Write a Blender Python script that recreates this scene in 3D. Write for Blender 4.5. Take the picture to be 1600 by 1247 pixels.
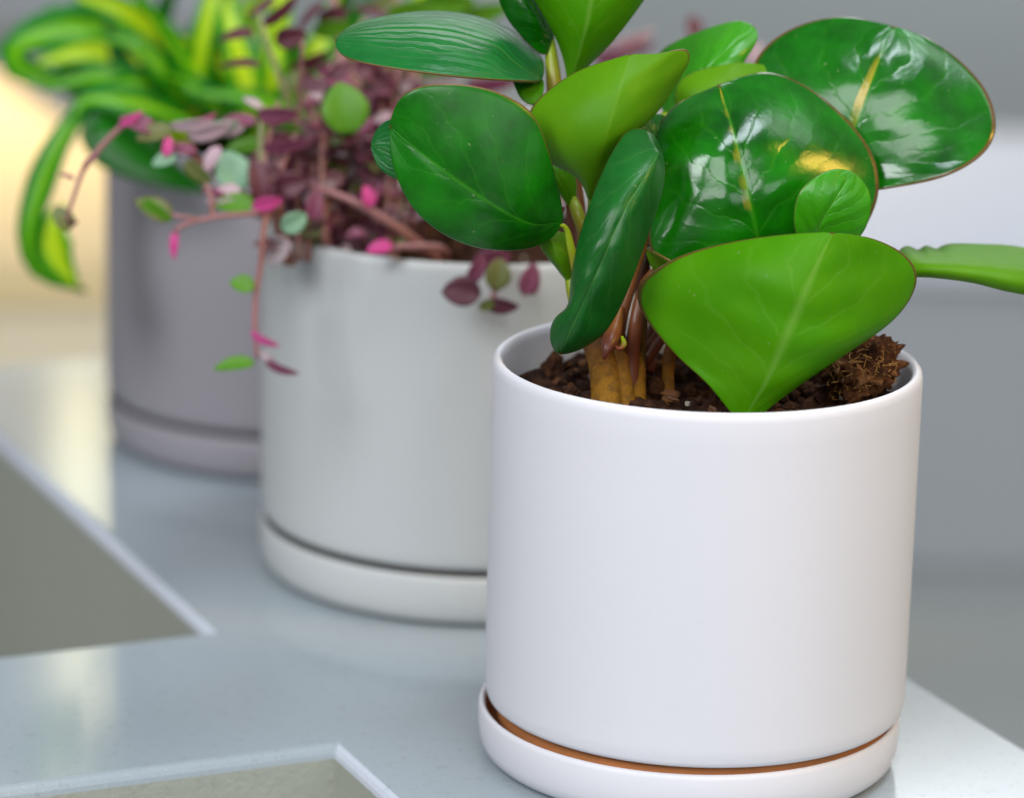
import bpy, bmesh, math, random
from mathutils import Vector, Matrix, noise

for o in list(bpy.data.objects):
    bpy.data.objects.remove(o, do_unlink=True)
scene = bpy.context.scene
COL = scene.collection
R = math.radians
rnd = random.Random(11)

# ------------------------------------------------------------------ camera
H_CAM, PITCH, ROLL, F_PX = 0.3743, 0.25504, 0.02463, 5344.0
FWD = Vector((0, math.cos(PITCH), -math.sin(PITCH)))
UP0 = Vector((0, math.sin(PITCH), math.cos(PITCH)))
RT0 = Vector((1, 0, 0))
RT = RT0 * math.cos(ROLL) + UP0 * math.sin(ROLL)
UP = -RT0 * math.sin(ROLL) + UP0 * math.cos(ROLL)
EYE = Vector((0, 0, H_CAM))
cam_data = bpy.data.cameras.new('camera')
cam = bpy.data.objects.new('camera', cam_data)
COL.objects.link(cam)
m = Matrix((RT, UP, -FWD)).transposed().to_4x4()
m.translation = EYE
cam.matrix_world = m
cam_data.sensor_width = 36
cam_data.lens = 36 * F_PX / 1600
cam_data.clip_start = 0.05
cam_data.clip_end = 200
cam_data.dof.use_dof = True
cam_data.dof.focus_distance = 1.005
cam_data.dof.aperture_fstop = 5.9
scene.camera = cam

# ------------------------------------------------------------------ light
world = bpy.data.worlds.new('World')
scene.world = world
world.use_nodes = True
bg = world.node_tree.nodes['Background']
bg.inputs[0].default_value = (0.80, 0.88, 1.0, 1)
bg.inputs[1].default_value = 0.22

def area(name, loc, target, sx, sy, power, color):
    d = bpy.data.lights.new(name, 'AREA')
    d.shape = 'RECTANGLE'
    d.size, d.size_y, d.energy, d.color = sx, sy, power, color
    o = bpy.data.objects.new(name, d)
    COL.objects.link(o)
    o.location = loc
    o.rotation_euler = (Vector(target) - Vector(loc)).to_track_quat('-Z', 'Y').to_euler()
    return o

area('soft_front_lamp', (0.10, -1.0, 1.6), (0.03, 1.1, 0.05), 1.6, 1.2, 43, (0.97, 0.98, 1.0))
area('left_window_lamp', (-1.2, -0.3, 1.4), (-0.02, 1.2, 0.1), 0.7, 0.9, 32, (0.93, 0.96, 1.0))
area('right_fill_lamp', (1.5, -0.5, 0.9), (0.05, 1.05, 0.05), 0.9, 0.9, 7.5, (0.93, 0.96, 1.0))
area('overhead_window_lamp', (0.36, 0.88, 1.45), (0.06, 1.1, 0.15), 0.75, 0.28, 11.5, (0.80, 0.89, 1.0))
area('back_fill_lamp', (1.9, 2.0, 2.3), (0.7, 2.8, -0.4), 2.0, 1.2, 9.5, (0.92, 0.96, 1.0)).data.spread = math.radians(62)  # unseen fill added to brighten the block and floor behind
area('far_fill_lamp', (1.0, 6.6, 2.6), (1.0, 6.2, -0.45), 3.0, 2.0, 125, (0.94, 0.97, 1.0))  # unseen fill added to brighten the far floor
area('warm_side_lamp', (1.15, 0.82, 0.88), (0.1, 1.05, 0.17), 0.22, 0.34, 6, (1.0, 0.62, 0.10))
area('warm_floor_lamp', (-0.75, 3.3, 1.2), (-0.75, 3.5, -0.2), 0.5, 0.5, 25, (1.0, 0.80, 0.54)).data.spread = math.radians(95)


# a warm lit window far back on the left, mirrored in the polished bench
area('warm_window_lamp', (-0.62, 4.0, 0.60), (-0.2, 1.3, 0.1), 0.42, 0.36, 0.75, (1.0, 0.86, 0.60))
area('streak_lamp', (-0.516, 3.95, 0.93), (-0.14, 1.1, 0.1), 0.05, 0.56, 0.55, (1.0, 0.93, 0.55))  # narrow unseen lamp added only for the warm streak on the bench

scene.view_settings.view_transform = 'Standard'
scene.view_settings.look = 'None'
scene.view_settings.exposure = -0.36
scene.view_settings.gamma = 1
scene.view_settings.use_curve_mapping = False
scene.cycles.use_denoising = True
scene.cycles.max_bounces = 8
scene.cycles.transparent_max_bounces = 8

# ------------------------------------------------------------------ helpers
def W(px, py, zc):
    """real point seen in direction (px,py) at distance zc along the view axis"""
    return EYE + (FWD + RT * ((px - 800) / F_PX) - UP * ((py - 623.5) / F_PX)) * zc

def onplane(px, py, z):
    d = FWD + RT * ((px - 800) / F_PX) - UP * ((py - 623.5) / F_PX)
    return EYE + d * ((z - H_CAM) / d.z)

def axis_depth(x, y, z):
    return (Vector((x, y, z)) - EYE).dot(FWD)

def srgb(r, g, b):
    f = lambda c: (c / 255 / 12.92) if c <= 10 else ((c / 255 + 0.055) / 1.055) ** 2.4
    return (f(r), f(g), f(b), 1)

def link(name, mesh, parent=None, mats=(), smooth=True):
    o = bpy.data.objects.new(name, mesh)
    COL.objects.link(o)
    if parent:
        o.parent = parent
    if mats and not mesh.materials:
        for mt in mats:
            mesh.materials.append(mt)
    if smooth:
        mesh.polygons.foreach_set('use_smooth', [True] * len(mesh.polygons))
    return o

def thing(name, label, cat, group=None, loc=(0, 0, 0)):
    o = bpy.data.objects.new(name, None)
    o.empty_display_size = 0.02
    COL.objects.link(o)
    o.location = loc
    tag(o, label, cat, group)
    return o

def tag(o, label, cat=None, group=None, kind=None):
    if label: o['label'] = label
    if cat: o['category'] = cat
    if group: o['group'] = group
    if kind: o['kind'] = kind
    return o

def lathe(profile, loc, seg=128):
    vs, fs = [], []
    n = len(profile)
    for i in range(seg):
        a = 2 * math.pi * i / seg
        for r, z in profile:
            vs.append((loc[0] + r * math.cos(a), loc[1] + r * math.sin(a), loc[2] + z))
    for i in range(seg):
        j = (i + 1) % seg
        for k in range(n - 1):
            fs.append((i * n + k, j * n + k, j * n + k + 1, i * n + k + 1))
    me = bpy.data.meshes.new('lathe')
    me.from_pydata(vs, [], fs)
    me.validate()
    return me

def catmull(pts, n):
    """arc-length resample of a Catmull-Rom spline through pts (tuples)"""
    P = [Vector(p) for p in pts]
    if len(P) == 2:
        return [P[0].lerp(P[1], i / (n - 1)) for i in range(n)]
    ext = [P[0] * 2 - P[1]] + P + [P[-1] * 2 - P[-2]]
    dense = []
    for i in range(1, len(ext) - 2):
        p0, p1, p2, p3 = ext[i - 1], ext[i], ext[i + 1], ext[i + 2]
        for s in range(24):
            t = s / 24
            dense.append(0.5 * ((2 * p1) + (p2 - p0) * t + (2 * p0 - 5 * p1 + 4 * p2 - p3) * t * t + (3 * p1 - p0 - 3 * p2 + p3) * t ** 3))
    dense.append(P[-1])
    acc = [0]
    for a, b in zip(dense, dense[1:]):
        acc.append(acc[-1] + (b - a).length)
    out, k = [], 0
    for i in range(n):
        d = acc[-1] * i / (n - 1)
        while k < len(acc) - 2 and acc[k + 1] < d:
            k += 1
        seg = acc[k + 1] - acc[k]
        out.append(dense[k].lerp(dense[k + 1], 0 if seg == 0 else (d - acc[k]) / seg))
    return out

def tube_mesh(pts, radii, seg=10, n=24):
    """smooth tapered tube through world points"""
    c = catmull([tuple(p) for p in pts], n)
    rr = [v.x for v in catmull([(r, i) for i, r in enumerate(radii)], n)] if len(radii) > 1 else [radii[0]] * n
    vs, fs = [], []
    ref = Vector((0.3, 1, 0.2)).normalized()
    for i, p in enumerate(c):
        t = (c[min(i + 1, n - 1)] - c[max(i - 1, 0)]).normalized()
        a = t.cross(ref).normalized()
        b = t.cross(a)
        for k in range(seg):
            q = 2 * math.pi * k / seg
            vs.append(p + (a * math.cos(q) + b * math.sin(q)) * max(rr[i], 1e-5))
    for i in range(n - 1):
        for k in range(seg):
            l = (k + 1) % seg
            fs.append((i * seg + k, i * seg + l, (i + 1) * seg + l, (i + 1) * seg + k))
    fs.append(tuple(range(seg - 1, -1, -1)))
    fs.append(tuple((n - 1) * seg + k for k in range(seg)))
    me = bpy.data.meshes.new('tube')
    me.from_pydata(vs, [], fs)
    uv = me.uv_layers.new(name='UVMap')
    for poly in me.polygons:
        for li in poly.loop_indices:
            vi = me.loops[li].vertex_index
            uv.data[li].uv = ((vi // seg) / (n - 1), (vi % seg) / seg)
    return me

# ------------------------------------------------------------------ materials
class N:
    def __init__(self, name):
        self.m = bpy.data.materials.new(name)
        self.m.use_nodes = True
        self.t = self.m.node_tree
        self.b = self.t.nodes['Principled BSDF']
        self.out = self.t.nodes['Material Output']
    def n(self, typ, **kw):
        x = self.t.nodes.new(typ)
        for k, v in kw.items():
            if k == 'inp':
                for kk, vv in v.items():
                    x.inputs[kk].default_value = vv
            else:
                setattr(x, k, v)
        return x
    def l(self, a, b):
        self.t.links.new(a, b)
    def mix(self, fac, a, b, mode='MIX'):
        x = self.n('ShaderNodeMix', data_type='RGBA', blend_type=mode)
        for sock, v in ((x.inputs[0], fac), (x.inputs[6], a), (x.inputs[7], b)):
            if hasattr(v, 'is_output'): self.l(v, sock)
            else: sock.default_value = v
        return x.outputs[2]
    def math(self, op, a, b=None, c=None, clamp=False):
        x = self.n('ShaderNodeMath', operation=op, use_clamp=clamp)
        for i, v in enumerate((a, b, c)):
            if v is None: continue
            if hasattr(v, 'is_output'): self.l(v, x.inputs[i])
            else: x.inputs[i].default_value = v
        return x.outputs[0]
    def noise(self, scale, detail=4, rough=0.55, coord=None):
        x = self.n('ShaderNodeTexNoise', inp={'Scale': scale, 'Detail': detail, 'Roughness': rough})
        if coord is None:
            coord = self.n('ShaderNodeNewGeometry').outputs['Position']
        self.l(coord, x.inputs['Vector'])
        return x.outputs[0]
    def ramp(self, fac, stops):
        x = self.n('ShaderNodeValToRGB')
        e = x.color_ramp.elements
        while len(e) < len(stops): e.new(0.5)
        for s, (p, c) in zip(e, stops):
            s.position, s.color = p, c
        self.l(fac, x.inputs[0])
        return x.outputs[0]
    def bump(self, h, strength, dist):
        x = self.n('ShaderNodeBump', inp={'Strength': strength, 'Distance': dist})
        self.l(h, x.inputs['Height'])
        self.l(x.outputs[0], self.b.inputs['Normal'])
        return x
    def set(self, **kw):
        for k, v in kw.items():
            s = self.b.inputs[k.replace('_', ' ')]
            if hasattr(v, 'is_output'): self.l(v, s)
            else: s.default_value = v
        return self

def ceramic(name, col, rough=0.5, spec=0.4):
    q = N(name)
    blotch = q.noise(14, 3)
    speck = q.noise(900, 2, 0.7)
    c = q.mix(q.math('MULTIPLY', blotch, 0.10), col, tuple(x * 0.82 for x in col[:3]) + (1,))
    sp = q.math('GREATER_THAN', speck, 0.74)
    c = q.mix(q.math('MULTIPLY', sp, 0.35), c, tuple(x * 0.55 for x in col[:3]) + (1,))
    q.set(Base_Color=c, Roughness=rough)
    q.b.inputs['Specular IOR Level'].default_value = spec
    q.bump(q.noise(420, 3), 0.10, 0.0006)
    return q.m

def leaf_mat(name, col, col2, rough, spec, vein, trans, tcol, vein_n=5.0, bump=0.35, coat=0.0, midw=0.02, fine=True, veinmix=0.5, edge=(0.16, 0.045, 0.02, 1), ribs=False, gold_glint=False):
    """leaf surface: uv.x along the leaf, uv.y across (0.5 = midrib)"""
    q = N(name)
    uv = q.n('ShaderNodeUVMap').outputs[0]
    sep = q.n('ShaderNodeSeparateXYZ'); q.l(uv, sep.inputs[0])
    u, v = sep.outputs[0], sep.outputs[1]
    a = q.math('ABSOLUTE', q.math('SUBTRACT', v, 0.5))           # 0 at midrib .. 0.5 margin
    mid = q.math('SUBTRACT', 1.0, q.math('DIVIDE', a, midw), clamp=True)
    wob = q.noise(9, 2, 0.5, uv)
    # lateral veins arch towards the tip
    ph = q.math('SUBTRACT', u, q.math('MULTIPLY', q.math('POWER', a, 0.8), 0.75))
    ph = q.math('ADD', ph, q.math('MULTIPLY', q.math('SUBTRACT', wob, 0.5), 0.10))
    saw = q.math('PINGPONG', q.math('MULTIPLY', ph, vein_n), 0.5)
    if ribs:
        saw = q.math('PINGPONG', q.math('ADD', q.math('MULTIPLY', a, 11.0), q.math('MULTIPLY', q.math('SUBTRACT', wob, 0.5), 0.9)), 0.5)
    lat = q.math('SUBTRACT', 1.0, q.math('DIVIDE', saw, 0.07), clamp=True)
    lat = q.math('MULTIPLY', lat, q.math('SUBTRACT', 0.9, q.math('MULTIPLY', a, 1.5)))
    veins = q.math('MAXIMUM', mid, q.math('MULTIPLY', lat, 0.45))
    pos = q.n('ShaderNodeNewGeometry').outputs['Position']
    cl = q.noise(55, 4, 0.6, pos)
    c = q.mix(q.ramp(cl, [(0.32, (0, 0, 0, 1)), (0.72, (1, 1, 1, 1))]), col, col2)
    c = q.mix(q.math('MULTIPLY', veins, veinmix), c, vein)
    if gold_glint:   # broken warm glint along the midrib, painted into the leaf colour
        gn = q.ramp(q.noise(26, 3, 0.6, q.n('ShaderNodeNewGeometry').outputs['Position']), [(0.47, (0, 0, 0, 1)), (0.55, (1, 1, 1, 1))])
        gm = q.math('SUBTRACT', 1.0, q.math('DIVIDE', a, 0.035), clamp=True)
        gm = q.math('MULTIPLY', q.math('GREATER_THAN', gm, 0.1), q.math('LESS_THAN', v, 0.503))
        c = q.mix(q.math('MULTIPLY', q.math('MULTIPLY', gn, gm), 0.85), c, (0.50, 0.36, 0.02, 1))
    if fine:   # pale pin-prick specks and faint dust
        sp = q.math('GREATER_THAN', q.noise(520, 2, 0.6, pos), 0.735)
        c = q.mix(q.math('MULTIPLY', sp, 0.35), c, (0.35, 0.42, 0.22, 1))
        du = q.ramp(q.noise(38, 5, 0.7, pos), [(0.50, (0, 0, 0, 1)), (0.80, (1, 1, 1, 1))])
        c = q.mix(q.math('MULTIPLY', du, 0.04), c, (0.30, 0.36, 0.26, 1))
    if edge:
        em = q.math('MAXIMUM', q.math('GREATER_THAN', a, 0.489), q.math('GREATER_THAN', u, 0.990))
        c = q.mix(q.math('MULTIPLY', em, 0.8), c, edge)
    q.set(Base_Color=c, Roughness=q.math('ADD', rough, q.math('MULTIPLY', q.noise(160, 3, 0.6, pos), 0.10)))
    q.b.inputs['Specular IOR Level'].default_value = spec
    q.b.inputs['Coat Weight'].default_value = coat
    q.b.inputs['Coat Roughness'].default_value = 0.09
    hgt = q.math('SUBTRACT', q.math('MULTIPLY', saw, 0.9), q.math('MULTIPLY', veins, 0.35))
    if fine:
        vor = q.n('ShaderNodeTexVoronoi', inp={'Scale': 900.0}); q.l(pos, vor.inputs['Vector'])
        hgt = q.math('ADD', hgt, q.math('MULTIPLY', vor.outputs[0], 0.035))
        hgt = q.math('ADD', hgt, q.math('MULTIPLY', q.noise(120, 3, 0.6, pos), 0.22))
    q.bump(hgt, bump, 0.0011)
    if trans > 0:
        tr = q.n('ShaderNodeBsdfTranslucent'); tr.inputs[0].default_value = tcol
        mx = q.n('ShaderNodeMixShader'); mx.inputs[0].default_value = trans
        q.l(q.b.outputs[0], mx.inputs[1]); q.l(tr.outputs[0], mx.inputs[2])
        q.l(mx.outputs[0], q.out.inputs[0])
    return q.m

def plain(name, col, rough=0.5, var=0.25, scale=60, bump=0.15, spec=0.4, col2=None):
    q = N(name)
    c2 = col2 or tuple(x * (1 - var) for x in col[:3]) + (1,)
    q.set(Base_Color=q.mix(q.noise(scale, 4), col, c2), Roughness=rough)
    q.b.inputs['Specular IOR Level'].default_value = spec
    q.bump(q.noise(scale * 6, 4), bump, 0.001)
    return q.m

M = {}
M['pot_white'] = ceramic('matte_white_ceramic', (0.77, 0.75, 0.785, 1), 0.48, 0.35)
M['pot_cream'] = ceramic('pale_grey_ceramic', (0.60, 0.61, 0.60, 1), 0.5)
M['pot_grey'] = ceramic('mauve_grey_ceramic', (0.345, 0.32, 0.345, 1), 0.55)
M['clay_glow'] = plain('terracotta_warm_glow', (0.58, 0.22, 0.07, 1), 0.8, 0.4, 80)  # orange clay with warm light bounced in the gap put into its colour
M['foot_shade'] = plain('foot_painted_shade', (0.10, 0.095, 0.09, 1), 0.8, 0.3, 80)  # shadow of the gap above the saucer, painted as a dark foot
G_UP = (0.002, 0.072, 0.001, 1); G_UP2 = (0.009, 0.205, 0.002, 1)
M['up'] = leaf_mat('glossy_leaf_top', G_UP, G_UP2, 0.15, 0.5, (0.06, 0.34, 0.01, 1), 0.12, (0.06, 0.45, 0.0, 1), coat=0.2)
M['up_soft'] = leaf_mat('satin_leaf_top', G_UP, G_UP2, 0.24, 0.4, (0.05, 0.30, 0.01, 1), 0.10, (0.06, 0.45, 0.0, 1), bump=0.14)
M['up_gold_glint'] = leaf_mat('glossy_leaf_top_painted_glint', G_UP, G_UP2, 0.13, 0.55, (0.06, 0.34, 0.01, 1), 0.12, (0.06, 0.45, 0.0, 1), coat=0.25, gold_glint=True)
M['up_dark'] = leaf_mat('dark_leaf_top', (0.004, 0.075, 0.008, 1), (0.009, 0.14, 0.014, 1), 0.30, 0.4, (0.10, 0.26, 0.05, 1), 0.08, (0.05, 0.4, 0.0, 1), bump=0.25)
M['up_stripe'] = leaf_mat('ribbed_leaf_top', (0.003, 0.125, 0.018, 1), (0.007, 0.19, 0.026, 1), 0.34, 0.40, (0.10, 0.30, 0.05, 1), 0.1, (0.05, 0.4, 0.0, 1), bump=0.5, ribs=True, veinmix=0.35)
M['up_young'] = leaf_mat('young_leaf_top', (0.035, 0.29, 0.004, 1), (0.06, 0.38, 0.006, 1), 0.25, 0.5, (0.16, 0.52, 0.04, 1), 0.2, (0.15, 0.6, 0.0, 1), coat=0.2)
M['under'] = leaf_mat('leaf_underside', (0.060, 0.285, 0.0005, 1), (0.095, 0.33, 0.001, 1), 0.42, 0.16, (0.22, 0.44, 0.06, 1), 0.25, (0.28, 0.68, 0.0, 1), bump=0.12, veinmix=0.55, fine=True, midw=0.03)
M['under_dark'] = leaf_mat('leaf_underside_deep', (0.085, 0.27, 0.0005, 1), (0.12, 0.31, 0.001, 1), 0.45, 0.22, (0.20, 0.36, 0.02, 1), 0.18, (0.25, 0.65, 0.0, 1), bump=0.08, veinmix=0.3, fine=False)
M['rim'] = plain('reddish_leaf_margin', (0.22, 0.055, 0.03, 1), 0.4, 0.5, 90, col2=(0.13, 0.16, 0.02, 1))
M['rim_green'] = plain('pale_leaf_margin', (0.16, 0.34, 0.06, 1), 0.35, 0.3, 90)

def petiole_mat(name, c0, c1):
    q = N(name)
    uv = q.n('ShaderNodeUVMap').outputs[0]
    sep = q.n('ShaderNodeSeparateXYZ'); q.l(uv, sep.inputs[0])
    f = q.math('ADD', sep.outputs[0], q.math('MULTIPLY', q.math('SUBTRACT', q.noise(70, 3), 0.5), 0.35))
    q.set(Base_Color=q.ramp(f, [(0.25, c0), (0.8, c1)]), Roughness=0.35)
    q.bump(q.noise(300, 3), 0.15, 0.0008)
    return q.m
M['petiole'] = petiole_mat('red_green_petiole', (0.24, 0.050, 0.016, 1), (0.30, 0.42, 0.01, 1))
M['petiole_red'] = petiole_mat('red_petiole', (0.15, 0.042, 0.022, 1), (0.34, 0.12, 0.02, 1))
q = N('amber_stem')
uvx = q.n('ShaderNodeSeparateXYZ'); q.l(q.n('ShaderNodeUVMap').outputs[0], uvx.inputs[0])
c = q.ramp(q.math('ADD', uvx.outputs[0], q.math('MULTIPLY', q.math('SUBTRACT', q.noise(110, 4), 0.5), 0.5)), [(0.20, (0.30, 0.135, 0.006, 1)), (0.42, (0.19, 0.075, 0.008, 1)), (0.62, (0.085, 0.024, 0.010, 1))])
mot = q.ramp(q.noise(380, 5, 0.7), [(0.45, (0, 0, 0, 1)), (0.62, (1, 1, 1, 1))])
c = q.mix(q.math('MULTIPLY', mot, 0.55), c, (0.07, 0.035, 0.010, 1))
q.set(Base_Color=c, Roughness=0.55); q.b.inputs['Specular IOR Level'].default_value = 0.25
q.bump(q.noise(240, 6, 0.75), 0.8, 0.0016)
M['stem'] = q.m

# ------------------------------------------------------------------ setting
def concrete(name, c1, c2, rough=0.35, spec=0.5, b=0.15):
    q = N(name)
    n1 = q.noise(6, 5); n2 = q.noise(240, 4, 0.7); n3 = q.noise(1500, 2, 0.7)
    c = q.mix(n1, c1, c2)
    c = q.mix(q.math('MULTIPLY', q.math('GREATER_THAN', n2, 0.60), 0.22), c, tuple(x * 0.55 for x in c1[:3]) + (1,))
    c = q.mix(q.math('MULTIPLY', q.math('GREATER_THAN', n3, 0.62), 0.40), c, tuple(min(1, x * 1.35) for x in c1[:3]) + (1,))
    q.set(Base_Color=c, Roughness=rough)
    q.b.inputs['Specular IOR Level'].default_value = spec
    q.bump(n2, b, 0.0008)
    return q.m
M['bench_top'] = concrete('honed_concrete', (0.385, 0.435, 0.465, 1), (0.345, 0.39, 0.41, 1), 0.13, 0.34, 0.03)
M['bench_side'] = concrete('raw_concrete_olive_shade', (0.42, 0.43, 0.365, 1), (0.35, 0.36, 0.295, 1), 0.85, 0.2, 0.6)  # rough speckled concrete; olive cast of the shaded sides put into the colour
M['floor'] = concrete('floor_screed', (0.29, 0.31, 0.305, 1), (0.265, 0.285, 0.28, 1), 0.85, 0.15)
M['moss'] = plain('mossy_floor', (0.16, 0.18, 0.11, 1), 0.9, 0.2, 8)
M['block'] = concrete('grey_block', (0.37, 0.395, 0.42, 1), (0.345, 0.37, 0.395, 1), 0.8, 0.2)
M['lit_pale'] = concrete('pale_lit_concrete', (0.62, 0.65, 0.72, 1), (0.57, 0.60, 0.66, 1), 0.7, 0.2)  # paler concrete: brightness of the lit block top put into the colour
M['wood'] = plain('pale_timber', (0.84, 0.66, 0.36, 1), 0.6, 0.10, 9)
M['wood_pale'] = plain('cream_timber', (0.86, 0.76, 0.55, 1), 0.6, 0.10, 9)

def box(bm, x0, x1, y0, y1, z0, z1, bevel=0.0):
    g = bmesh.ops.create_cube(bm, size=1)
    bmesh.ops.scale(bm, vec=(x1 - x0, y1 - y0, z1 - z0), verts=g['verts'])
    bmesh.ops.translate(bm, vec=((x0 + x1) / 2, (y0 + y1) / 2, (z0 + z1) / 2), verts=g['verts'])
    if bevel:
        es = list({e for v in g['verts'] for e in v.link_edges})
        bmesh.ops.bevel(bm, geom=es, offset=bevel, segments=3, affect='EDGES', profile=0.5)

def box_obj(name, dims, bevel, mat, parent=None, mw=None):
    bm = bmesh.new(); box(bm, *dims, bevel)
    me = bpy.data.meshes.new(name); bm.to_mesh(me); bm.free()
    o = link(name, me, parent, [mat], smooth=False)
    if mw: o.matrix_world = mw
    return o

ZG = -0.45
fl = box_obj('floor', (-12, 12, -3, 30, ZG - 0.05, ZG), 0, M['floor']); tag(fl, None, kind='structure')

# the bench: main slab running back to the left, crossbar slab butting against it
BANG = math.atan2(0.108, 0.238)                   # turned from the depth axis
corner = Vector((-0.0765, 1.0550, 0))             # a point on the slab's left edge
bench_rot = Matrix.Translation(corner) @ Matrix.Rotation(BANG, 4, 'Z')
bench = thing('bench', 'pale grey concrete bench slab with a crossbar, under all three pots', 'bench', loc=corner)
bench.rotation_euler = (0, 0, BANG)
TH = 0.16
def prism(name, pts, z0, z1, bevel, mat, side, parent=None, edge_glint=None):
    bm = bmesh.new()
    lo = [bm.verts.new((x, y, z0)) for x, y in pts]; hi = [bm.verts.new((x, y, z1)) for x, y in pts]
    bm.faces.new(hi); bm.faces.new(lo[::-1])
    for k in range(len(pts)):
        l = (k + 1) % len(pts)
        bm.faces.new((lo[k], lo[l], hi[l], hi[k]))
    bmesh.ops.recalc_face_normals(bm, faces=bm.faces)
    es = [e for e in bm.edges if all(abs(v.co.z - z1) < 1e-6 for v in e.verts)]
    bmesh.ops.bevel(bm, geom=es, offset=bevel, segments=4, affect='EDGES', profile=0.5)
    for f in bm.faces:
        f.material_index = 0 if f.normal.z > 0.15 else 1
        if edge_glint and 0.12 < f.normal.z < 0.98 and f.normal.x < -0.1:
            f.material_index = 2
    me = bpy.data.meshes.new(name); bm.to_mesh(me); bm.free()
    return link(name, me, parent, [mat, side] + ([edge_glint] if edge_glint else []), smooth=False)
prism('slab', [(0, -0.75), (0.205, -0.75), (0.205, 0.445), (0, 0.445), (0, 0.062), (-0.6, 0.062), (-0.6, -0.058), (0, -0.058)], -TH, 0, 0.0040, M['bench_top'], M['bench_side'], bench, M['lit_pale'])  # left bevels get the pale material: edge highlight painted as colour
for sx, sy in ((0.02, -0.5), (0.02, 0.33)):
    box_obj('leg', (sx, sx + 0.165, sy, sy + 0.08, ZG - TH * 0, -TH - 0.0005), 0.002, M['bench_top'], bench)
box_obj('leg', (-0.55, -0.47, -0.04, 0.045, ZG, -TH - 0.0005), 0.002, M['bench_top'], bench)

blk = thing('concrete_block', 'long low grey concrete block with a pale top, out of focus behind the white pot', 'block', loc=(1.475, 2.9, ZG))
box_obj('body', (-1.52, 1.52, -0.26, 0.29, 0.0005, 0.238), 0.006, M['block'], blk)
box_obj('lit_pale', (-1.525, 1.525, -0.27, 0.30, 0.2385, 0.263), 0.008, M['lit_pale'], blk)
zt = -0.15
tb = thing('timber_deck', 'warm cream timber deck corner out of focus at the left edge', 'deck')
deck = [onplane(a, b, zt) for a, b in ((-600, 405), (428, 403), (-120, 46), (-900, 46))]
prism('deck_top', [(p.x, p.y) for p in deck], zt - 0.035, zt, 0.006, M['wood'], M['wood'], tb)
cd = sum((p.xy for p in deck), Vector((0, 0))) / 4
prism('deck_base', [tuple(cd + (p.xy - cd) * 0.985) for p in deck], ZG + 0.0005, zt - 0.0355, 0.002, M['wood_pale'], M['wood_pale'], tb)
kb = [onplane(a, b, ZG + 0.06) for a, b in ((-300, 22), (420, 28), (420, -50), (-300, -56))]
kerb = prism('kerb', [(p.x, p.y) for p in kb], ZG + 0.0005, ZG + 0.06, 0.01, M['block'], M['block'])
tag(kerb, 'pale kerb strip out of focus at the top left corner', 'kerb')

# ------------------------------------------------------------------ pots and saucers
def pot_and_saucer(x, y, Rr, h, sx, sy, sR, sh, mat, plabel, slabel):
    k = Rr / 0.065
    t = 0.0034 * k
    e = sh + 0.0020
    body = [(Rr - 0.0052, e + 0.0006), (Rr - 0.0030, e), (Rr - 0.0018, e + 0.0002), (Rr - 0.0009, e + 0.0009), (Rr - 0.0004, e + 0.0022), (Rr, e + 0.006),
            (Rr, h - 0.030), (Rr, h - 0.010), (Rr, h - 0.0030),
            (Rr - 0.0003, h - 0.0012), (Rr - 0.0009, h - 0.0003), (Rr - t * 0.5, h), (Rr - t + 0.0009, h - 0.0003),
            (Rr - t + 0.0002, h - 0.0012), (Rr - t, h - 0.0030), (Rr - t, h - 0.02), (Rr - t - 0.001, 0.016), (0.0, 0.0155)]
    p = thing('plant_pot', plabel, 'pot', 'plant pots', (x, y, 0))
    link('body', lathe(body, (0, 0, 0), 160), p, [mat])
    foot = [(0.0, 0.0058), (Rr - 0.0072, 0.0058), (Rr - 0.0044, 0.0075), (Rr - 0.0040, e + 0.0004), (Rr - 0.006, e + 0.0012)]
    link('foot', lathe(foot, (0, 0, 0), 128), p, [M['clay_glow'] if mat is M['pot_white'] else M['foot_shade']])
    s = thing('pot_saucer', slabel, 'saucer', 'pot saucers', (sx, sy, 0))
    sp = [(0.0, 0.0006), (sR - 0.006, 0.0006), (sR - 0.0036, 0.0012), (sR - 0.0016, 0.0030), (sR - 0.0005, 0.0060), (sR, 0.0100), (sR, sh - 0.0018),
          (sR - 0.0003, sh - 0.0007), (sR - 0.0010, sh), (sR - 0.0017, sh - 0.0004), (sR - 0.0021, sh - 0.0014)]
    link('dish', lathe(sp, (0, 0, 0), 160), s, [mat])
    ip = [(sR - 0.0021, sh - 0.0014), (sR - 0.0023, 0.0062), (sR - 0.0050, 0.0052), (0.0, 0.0050)]
    link('dish_lining', lathe(ip, (0, 0, 0), 128), s, [M['clay_glow'] if mat is M['pot_white'] else mat])
    return p
P1 = (0.0587, 1.0041, 0.065, 0.1265)
P2 = (-0.0116, 1.1969, 0.0787, 0.1287)
P3 = (-0.0886, 1.3697, 0.0786, 0.1287)
pot_and_saucer(*P1, 0.0572, 1.0052, 0.0653, 0.0168, M['pot_white'], 'white ceramic pot in front, holding the big round-leaved plant', 'white saucer with an orange-brown inside under the front pot')
pot_and_saucer(*P2, P2[0], P2[1], 0.0790, 0.0188, M['pot_cream'], 'pale grey-white ceramic pot in the middle, holding the purple trailing plant', 'pale grey-white saucer under the middle pot')
pot_and_saucer(*P3, P3[0], P3[1], 0.0789, 0.0180, M['pot_grey'], 'mauve-grey ceramic pot at the back, holding the striped green plant', 'mauve-grey saucer under the rearmost pot')
D1 = axis_depth(P1[0], P1[1], P1[3])
D2 = axis_depth(P2[0], P2[1], P2[3])
D3 = axis_depth(P3[0], P3[1], P3[3])

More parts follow.
